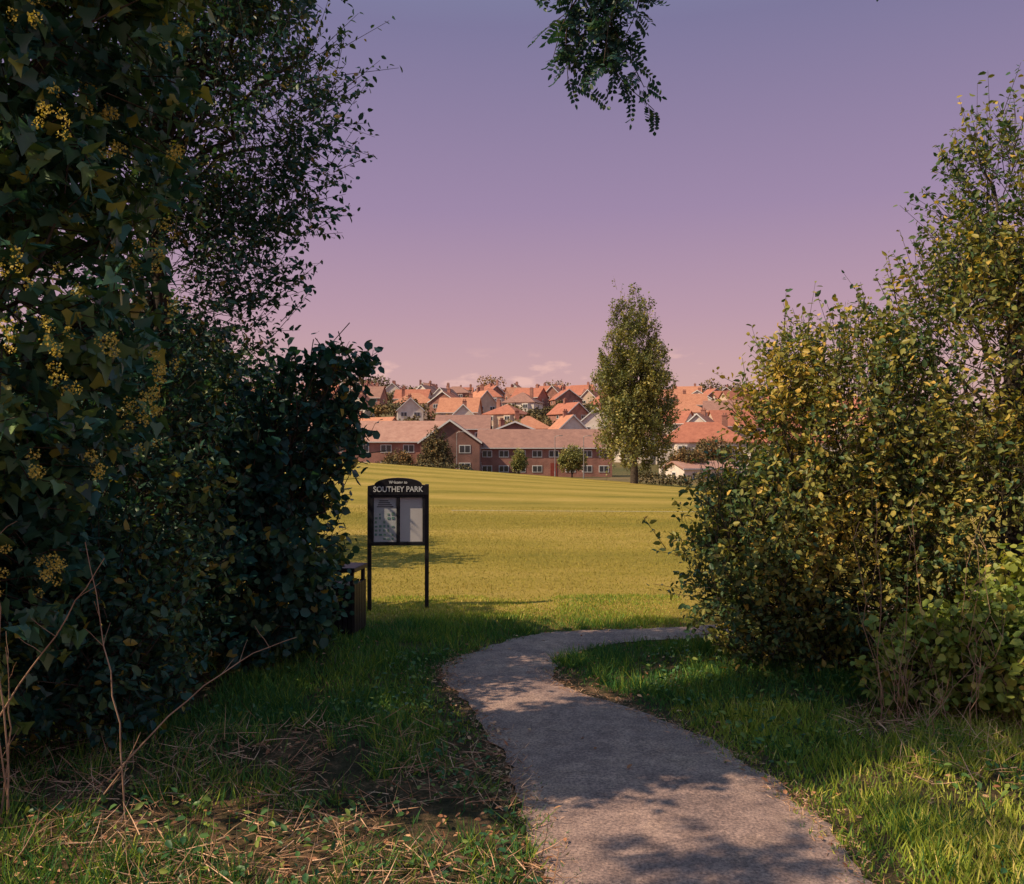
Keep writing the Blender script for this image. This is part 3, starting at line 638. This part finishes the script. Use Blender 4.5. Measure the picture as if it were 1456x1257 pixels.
house("brick_house", -16.5, 126, 13, 9, 5.0, 2.9, 0, 'gable', W_brick, R_pink, 4, chim=False, z=-1.7)
house("brick_house", -8.6, 122.5, 8.2, 11, 4.9, 2.9, 0, 'front', W_brick2, R_pink, 2, chim=False, door=False, z=-1.7)
house("brick_terrace", 4.9, 128, 19.5, 9, 4.4, 2.6, 0, 'gable', W_brick, R_brown, 8, chim=False, z=-2.0)
house("brick_house", -30, 128, 12, 9, 5, 2.9, 0, 'gable', W_brick, R_pink, 4, chim=True, z=-1.7)
house("brick_house", 0.5, 142, 11, 8, 5.6, 2.2, 0, 'front', W_brick2, R_brown, 2, chim=False, z=-1.2)
house("brick_house", -8.5, 148, 9, 10, 6.2, 2.4, 0, 'gable', W_brick, R_brown, 3, chim=False, z=-.6)
house("semi_detached_house", 31, 138, 13.5, 8.5, 5.0, 3.4, -8, 'hip', W_white, R_red, 4, z=-1.8)
house("semi_detached_house", 47, 142, 13.5, 8.5, 5.0, 3.4, -8, 'hip', W_white, R_red, 4, z=-1.8)
house("white_garage", 25, 112, 8, 5, 2.2, .8, 20, 'gable', W_white, R_pink, 2, floors=1, chim=False, z=-2.6)
walls = [W_white, W_cream, W_brick, W_white]; roofs = [R_red, R_orange, R_red, R_brown, R_orange]
hr_ = np.random.default_rng(5)
for (yy0, x0, x1, st) in [(164,-60,74,13),(186,-66,80,13),(212,-72,88,13),(246,-84,104,12.5),(284,-94,112,12.5),(322,-104,124,13),(360,-112,134,13.5),(396,-120,145,13.5),(428,-130,150,14)]:
    x_ = x0 + hr_.uniform(0, 8)
    while x_ < x1:
        if hr_.random() < .88:
            t_ = hr_.random(); y_ = yy0 + hr_.uniform(-7, 7); wd = hr_.uniform(8, 12)
            kind = 'hip' if t_ < .35 else ('front' if t_ < .7 else 'gable')
            if kind == 'front': wd *= .78
            if yy0 > 380: wl, rm = (W_brick, R_red) if hr_.random() < .65 else (W_cream, R_red)
            else: wl, rm = walls[hr_.integers(4)], roofs[hr_.integers(5)]
            house("semi_detached_house" if kind == 'hip' else "gabled_house", x_, y_, wd, hr_.uniform(7.5, 9.5), hr_.uniform(4.2, 5.2), hr_.uniform(2.6, 3.9), hr_.uniform(-35, 35), kind, wl, rm, 2 if kind == 'front' else 3, dz=.2)
        x_ += st * hr_.uniform(.75, 1.25)

Cs, Rs, Ss, polys = [], [], [], []
def dtree(x, y, w, h, tone):
    z = float(height(np.array([x]), np.array([y]))[0]); k = int(260 + 40 * w)
    nb_ = 6; bc = np.stack([rng.normal(0, w*.22, nb_), rng.normal(0, w*.22, nb_), h*(.6 + rng.uniform(-.18, .2, nb_))], 1)
    id_ = rng.integers(0, nb_, k); u = unit(k); rr = rng.uniform(.6, 1.05, k)[:, None]
    P = bc[id_] + u * rr * np.array([w*.3, w*.3, h*.24]); P[:, 2] = np.maximum(P[:, 2], .3)
    Cs.append(P + np.array([x, y, z])); Rs.append(tone + rng.random(k) * .35 + .1 * rng.random(nb_)[id_]); Ss.append(rng.uniform(.5, 1.1, k) * (.55 + w * .04))
    polys.append((wob((x, y, z - .5), (x, y, z + h * .6), 4, .03), .25, .1))
for i in range(210):
    y_ = rng.uniform(150, 445); x_ = rng.uniform(-.3, .36) * y_; dtree(x_, y_, rng.uniform(4, 8), rng.uniform(3.5, 7), rng.uniform(-.05, .5))
for i in range(40):
    y_ = rng.uniform(440, 470); x_ = rng.uniform(-160, 190)
    dtree(x_, y_, rng.uniform(8, 16), rng.uniform(6, 12), rng.uniform(0, .5))
for x_, y_, w, h, t_ in [(-12.5,435,15,15,.45),(27,440,17,14,.4),(-80,430,22,15,.1),(-68,430,16,13,.0),(104,430,18,14,.2),(112,420,16,14,.1),(-33,245,9,7,.1),(2,190,9,6,.2),(6,194,9,6.5,.25),(-1,235,9,6,.2),(38,200,9,7,.1)]: dtree(x_, y_, w, h, t_)
C = np.concatenate(Cs); n = len(C); dt = empty("distant_trees")
Nn = unit(n); Nn[:, 2] += .5
leaf_obj("foliage", DIAM, C, unit(n), Nn, np.concatenate(Ss), np.concatenate(Rs), M_dist, dt)
Vt, Ft = tube_arrays(polys, 5); make_mesh("trunks", Vt, Ft, M_bark, parent=dt)
Cs = []
for x0, x1, y0, y1, hh in [(-40,-5,100,104,1.9),(13,20,92,94,1.5),(20,60,92,100,1.9),(-60,-40,96,100,2.5)]:
    k = int(900 * (x1 - x0) / 6); x_ = rng.uniform(x0, x1, k); y_ = y0 + (x_ - x0)/(x1-x0)*(y1-y0) + rng.normal(0, .5, k)
    top = hh * (.6 + .6 * vnoise(np.stack([x_, x_*0, x_*0], 1), .5, 8)); Cs.append(np.stack([x_, y_, height(x_, y_) + rng.random(k)**.6 * top], 1))
C = np.concatenate(Cs); n = len(C); leaf_obj("hedge", DIAM, C, unit(n), unit(n), rng.uniform(.15, .35, n), rng.random(n) * .6, M_dist)

M_galv = surf("galvanised_steel", (.25,.24,.25), (.4,.38,.38), 4, .5, metal=.4)
for x_, y_, hh in [(-7.2, 110, 6.0), (5.4, 106, 5.4), (9.0, 106, 5.4), (18.5, 104, 5.8)]:
    z_ = float(height(np.array([x_]), np.array([y_]))[0]); e = empty("street_lamp", (x_, y_, z_))
    Vt, Ft = tube_arrays([([(0,0,-.2),(0,0,1.1)], .09, .09), ([(0,0,1.1),(0,0,hh)], .06, .045), ([(0,0,hh),(.25,-.1,hh+.12),(.6,-.25,hh+.14)], .04, .03)], 8); make_mesh("column", Vt, Ft, M_galv, parent=e)
    f = MB(); f.box(.5,.95,-.35,-.15,hh+.1,hh+.2); f.obj("lantern", M_galv, e)

M_line = surf("pitch_line_paint", (.45,.45,.33), (.7,.66,.5), 12, .9)
xv = np.linspace(-2, 9, 40); yv = 28 + xv * .05
Vl = np.concatenate([np.stack([xv, yv - .05, height(xv, yv) + .012], 1), np.stack([xv, yv + .05, height(xv, yv) + .012], 1)])
make_mesh("pitch_line", Vl, np.array([(i, i+1, i+41, i+40) for i in range(39)]), M_line)

# ------------------------------------------------------------------ light, sky, camera
el_s = math.radians(43); az = math.radians(18)
s = Vector((-math.cos(az)*math.cos(el_s), -math.sin(az)*math.cos(el_s), math.sin(el_s)))
ld_ = bpy.data.lights.new("sun", 'SUN'); ld_.energy = 5.0; ld_.angle = math.radians(.5); ld_.color = (1, .79, .52)
so = bpy.data.objects.new("sun", ld_); COL.objects.link(so); so.rotation_euler = s.to_track_quat('Z', 'Y').to_euler(); so.location = (-20, -10, 30)

w = bpy.data.worlds.new("World"); scene.world = w; w.use_nodes = True; nt = w.node_tree; nt.nodes.clear(); N = nt.nodes; L = nt.links
sky = N.new("ShaderNodeTexSky"); sky.sky_type = 'NISHITA'; sky.sun_disc = False; sky.sun_elevation = el_s; sky.sun_rotation = math.atan2(s.x, s.y) % (2*math.pi); sky.dust_density = 2
tc = N.new("ShaderNodeTexCoord"); sep = N.new("ShaderNodeSeparateXYZ"); L.new(tc.outputs["Generated"], sep.inputs[0])
rg = ramp(N, [(0, (.68,.4,.38)), (.075, (.66,.39,.38)), (.156, (.53,.32,.4)), (.272, (.37,.25,.4)), (.45, (.22,.19,.34)), (.68, (.2,.36,.5)), (1, (.2,.38,.5))])  # teal stops above the frame are added to fill the shadows
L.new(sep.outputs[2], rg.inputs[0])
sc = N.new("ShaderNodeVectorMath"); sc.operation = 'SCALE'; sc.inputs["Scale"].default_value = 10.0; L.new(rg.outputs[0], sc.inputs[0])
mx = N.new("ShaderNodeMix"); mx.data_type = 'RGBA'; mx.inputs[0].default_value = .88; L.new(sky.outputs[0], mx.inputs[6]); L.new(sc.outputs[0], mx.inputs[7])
mp = N.new("ShaderNodeMapping"); mp.inputs["Scale"].default_value = (16, 16, 44); L.new(tc.outputs["Generated"], mp.inputs[0])
cn = N.new("ShaderNodeTexNoise"); cn.inputs["Scale"].default_value = 1; cn.inputs["Detail"].default_value = 5; L.new(mp.outputs[0], cn.inputs["Vector"])
cr = ramp(N, [(.55, (0,0,0)), (.64, (1,1,1))]); L.new(cn.outputs["Fac"], cr.inputs[0])
cb = ramp(N, [(.045, (0,0,0)), (.07, (1,1,1)), (.1, (1,1,1)), (.12, (0,0,0))]); L.new(sep.outputs[2], cb.inputs[0])
cm = N.new("ShaderNodeMath"); cm.operation = 'MULTIPLY'; L.new(cr.outputs[0], cm.inputs[0]); L.new(cb.outputs[0], cm.inputs[1])
cm2 = N.new("ShaderNodeMath"); cm2.operation = 'MULTIPLY'; cm2.inputs[1].default_value = .6; L.new(cm.outputs[0], cm2.inputs[0])
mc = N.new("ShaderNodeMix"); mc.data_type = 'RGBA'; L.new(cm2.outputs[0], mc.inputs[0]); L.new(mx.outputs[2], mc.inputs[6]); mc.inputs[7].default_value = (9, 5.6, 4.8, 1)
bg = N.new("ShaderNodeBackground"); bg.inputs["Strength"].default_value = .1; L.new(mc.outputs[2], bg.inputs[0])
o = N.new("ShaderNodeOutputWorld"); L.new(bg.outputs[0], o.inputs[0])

cd = bpy.data.cameras.new("camera"); cam = bpy.data.objects.new("camera", cd); COL.objects.link(cam)
cam.location = (0, 0, 2.0); cam.rotation_euler = (math.radians(90.55), 0, 0); cd.lens = 29.67; cd.sensor_width = 36; cd.clip_end = 8000; cd.clip_start = .05
scene.camera = cam
scene.view_settings.view_transform = 'Standard'; scene.view_settings.look = 'None'; scene.view_settings.exposure = 0
